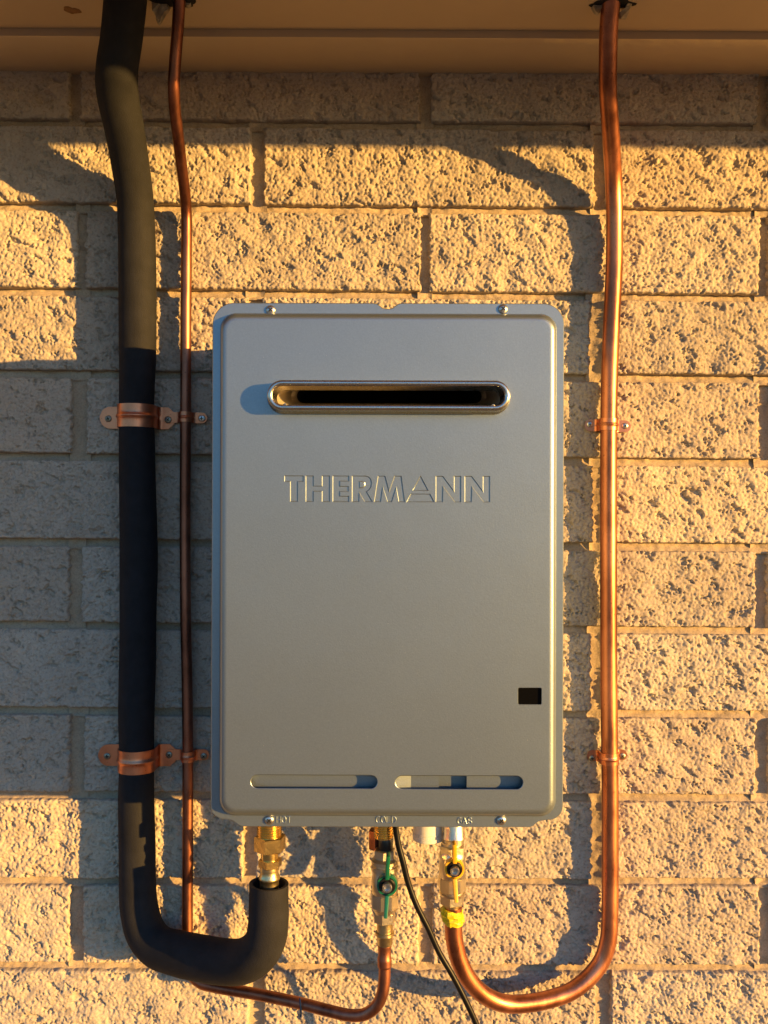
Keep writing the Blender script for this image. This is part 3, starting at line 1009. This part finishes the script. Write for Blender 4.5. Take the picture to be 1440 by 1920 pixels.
# yellow thread tape
rngt = np.random.default_rng(5)
wr = rngt.uniform(.97, 1.03, (40, 40)); wr2 = rngt.uniform(-1, 1, 40)
trad = 1 + .13 * rngt.uniform(-1, 1, (14, 17))
tjit = rngt.uniform(-1, 1, (14, 17))
tv, tf = [], []
ax = U(849.5, 1703, GZ)
trows = [(1703, 16), (1706, 19), (1710, 20.5), (1714, 21), (1718, 21.5), (1722, 21), (1726, 20.5), (1730, 19), (1733, 16)]
for j, (py, r) in enumerate(trows):
    for k in range(17):
        a = 2 * math.pi * k / 17
        rr = S(r, GZ) * trad[j, k]
        tv.append(Vector((ax.x + rr * math.sin(a) - (.0022 if j < 4 and math.sin(a) < -.3 else 0), ax.y - rr * math.cos(a), U(0, py + 1.8 * tjit[j, k] + 2.5 * math.sin(a), GZ).z)))
for j in range(len(trows) - 1):
    for k in range(17):
        k2 = (k + 1) % 17
        q = (j * 17 + k, j * 17 + k2, (j + 1) * 17 + k2, (j + 1) * 17 + k)
        tf += [(q[0], q[1], q[2]), (q[0], q[2], q[3])] if (j + k) % 2 else [(q[0], q[1], q[3]), (q[1], q[2], q[3])]
tf += [tuple(range(17)), tuple(range(8 * 17, 9 * 17))]
tp = MO("thread_tape", tv, tf, M_tape, None, sharp=18)
tag(tp, "crumpled bright yellow tape wrapped round the gas pipe joint below the yellow valve", "tape")

# ------------------------------------------------------------------ black cable
rb = .0032
cab = [(741, 1515, .135, rb), (742, 1550, .135, rb), (747, 1583, .135, rb), (755, 1614, .135, rb), (765, 1654, .134, rb), (781, 1697, .133, rb), (802, 1739, .131, rb), (823, 1785, .129, rb), (848, 1828, .127, rb),
       (869, 1868, .126, rb), (888, 1908, .125, rb), (903, 1945, .124, rb), (935, 2040, .12, rb)]
v, f = tube_data(pix_path(cab, 8), 16)
tag(MO("cable", v, f, M_cable, None), "thin black cable hanging from under the heater across the gas pipe", "cable")

# blue thread caught on the cold pipe
M_thread = simple("blue_thread", (.008, .02, .07), .9, spec=0.0)
v, f = tube_data(pix_path([(562, 1871, .094, .0007), (563, 1884, .0955, .0008), (564, 1894, .094, .0009), (565, 1900, .091, .0008), (563, 1907, .089, .0006)], 6), 8)
tag(MO("thread", v, f, M_thread, None), "short dark blue thread hanging on the thin copper pipe below the heater", "thread")

# ------------------------------------------------------------------ saddle clips
def strap_mesh(cx, py, zc, r, tl, tr, hw, tabw, th, rib, ztab, tilt, cham=False, tabwr=None):
    """cx px centre of pipe, tl/tr px ends of tabs; hw half height of the band, tabw half height of the tabs (px)"""
    c = U(cx, py, zc)
    xl = U(tl, py, ztab).x - c.x; xr = U(tr, py, ztab).x - c.x
    R = r + th
    path = []
    hwm = S(hw); twm = S(tabw); twr = S(tabwr if tabwr else tabw)
    def add(x, z, w, rb): path.append((x, z, w, rb))
    zt = ztab - zc
    nT = 10
    for k in range(nT):
        u = k / (nT - 1)
        x = xl + (-R - .0035 - xl) * u
        d = (x - xl) / twm
        w = twm * (math.sqrt(max(0.02, 1 - (1 - min(d * 1.05, 1)) ** 2)))
        add(x, zt, w, 0)
    add(-R - .0012, zt + .0008, (twm + hwm) / 2, 0); add(-R, zt + .003, hwm, .3)
    z0 = min(zt + .004, -.0005)
    add(-R, (zt + .004 + 0) / 2 if zt < -.008 else -.0008, hwm, 1)
    for k in range(25):
        a = math.pi - math.pi * k / 24
        add(R * math.cos(a), R * math.sin(a), hwm, 1)
    add(R, (zt + .004) / 2 if zt < -.008 else -.0008, hwm, 1)
    add(R, zt + .003, hwm, .3); add(R + .0012, zt + .0008, (twr + hwm) / 2, 0)
    for k in range(nT):
        u = k / (nT - 1)
        x = R + .0035 + (xr - R - .0035) * u
        d = (xr - x) / twr
        if cham:
            w = twr * (.5 + .5 * min(1, d / .55))
        else:
            w = twr * (math.sqrt(max(0.02, 1 - (1 - min(d * 1.05, 1)) ** 2)))
        add(x, zt, w, 0)
    vs = [-1, -.8, -.5, -.3, -.22, -.14, -.06, 0, .06, .14, .22, .3, .5, .8, 1]
    n = len(path); m = len(vs)
    pts = []
    nor = []
    for i in range(n):
        a = path[max(i - 1, 0)]; b = path[min(i + 1, n - 1)]
        tx, tz = b[0] - a[0], b[1] - a[1]
        L = math.hypot(tx, tz) or 1
        nor.append((-tz / L, tx / L))
    out = []
    ct, sn = math.cos(tilt), math.sin(tilt)
    for side in (0, 1):
        for i in range(n):
            x, z, w, rbf = path[i]
            for s in vs:
                bmp = rib * rbf * math.exp(-(s / .17) ** 2)
                o = bmp - (th if side else 0)
                X = x + nor[i][0] * o; Zd = z + nor[i][1] * o; V = s * w
                out.append(Vector((c.x + X * ct + V * sn, -(zc + Zd), c.z - X * sn + V * ct)))
    F = []
    o2 = n * m
    for i in range(n - 1):
        for j in range(m - 1):
            a = i * m + j
            F.append((a, a + 1, a + m + 1, a + m))
            F.append((o2 + a, o2 + a + m, o2 + a + m + 1, o2 + a + 1))
        for j in (0, m - 1):
            a = i * m + j
            F.append((a, a + m, o2 + a + m, o2 + a))
    for i in (0, n - 1):
        for j in range(m - 1):
            a = i * m + j
            F.append((a, o2 + a, o2 + a + 1, a + 1))
    return out, F

def clip(name, label, group, cx, py, zc, r, tl, tr, hw, tabw, rib, ztab, tilt, screws, sm, cham=False, tabwr=None, th=.0012, sr=.0032):
    t = empty(name, tuple(U(cx, py, 0)), label, "pipe clip", group)
    v, f = strap_mesh(cx, py, zc, r, tl, tr, hw, tabw, th, rib, ztab, tilt, cham, tabwr)
    MO("strap", v, f, M_clip, t, sharp=45)
    for i, (sx, sy) in enumerate(screws):
        screw(U(sx, sy, ztab + th * .2), sr, sm[i] if isinstance(sm, (list, tuple)) else sm, t, ang=random.uniform(0, 1.5), dome=.35)
    return t

G1 = "large copper saddle clips on the insulated pipe"
G2 = "small copper saddle clips on bare copper pipes"
clip("pipe_clip", "large upper copper saddle clip round the black pipe", G1, 256, 781, .0215, .0207, 187, 327, 21, 20.5, .0016, .0045, .012,
     [(203, 785)], M_screwd, True, 20.5, sr=.0040)
clip("pipe_clip", "large lower copper saddle clip round the black pipe", G1, 257, 1423, .0215, .0207, 184, 330, 20.5, 20, .0016, .0045, .0,
     [(201, 1418)], M_screwd, True, 20.5, sr=.0040)
clip("pipe_clip", "small upper copper clip on the thin left pipe, overlapping the large clip", G2, 347.5, 782, .0130, .0064, 305, 388.5, 9.5, 10, .0009, .0062, .02,
     [(315, 787), (378.5, 784.5)], (M_screwd, M_screw), sr=.0042)
clip("pipe_clip", "small lower copper clip on the thin left pipe, overlapping the large clip", G2, 352, 1418, .0130, .0064, 307, 392, 9.5, 10, .0009, .0062, .0,
     [(317, 1415.5), (382, 1418)], M_screwd, sr=.0040)
clip("pipe_clip", "small upper copper clip on the thick right gas pipe", G2, 1141, 796.5, .0160, .0098, 1096, 1183, 11, 11, .0009, .0042, .03,
     [(1106, 795.5), (1172, 798.5)], M_screw, sr=.0036)
clip("pipe_clip", "small lower copper clip on the thick right gas pipe", G2, 1142.5, 1421, .0160, .0098, 1101, 1176, 10.5, 10, .0009, .0042, -.02,
     [(1110, 1422), (1167, 1417.5)], M_screwd, sr=.0036)
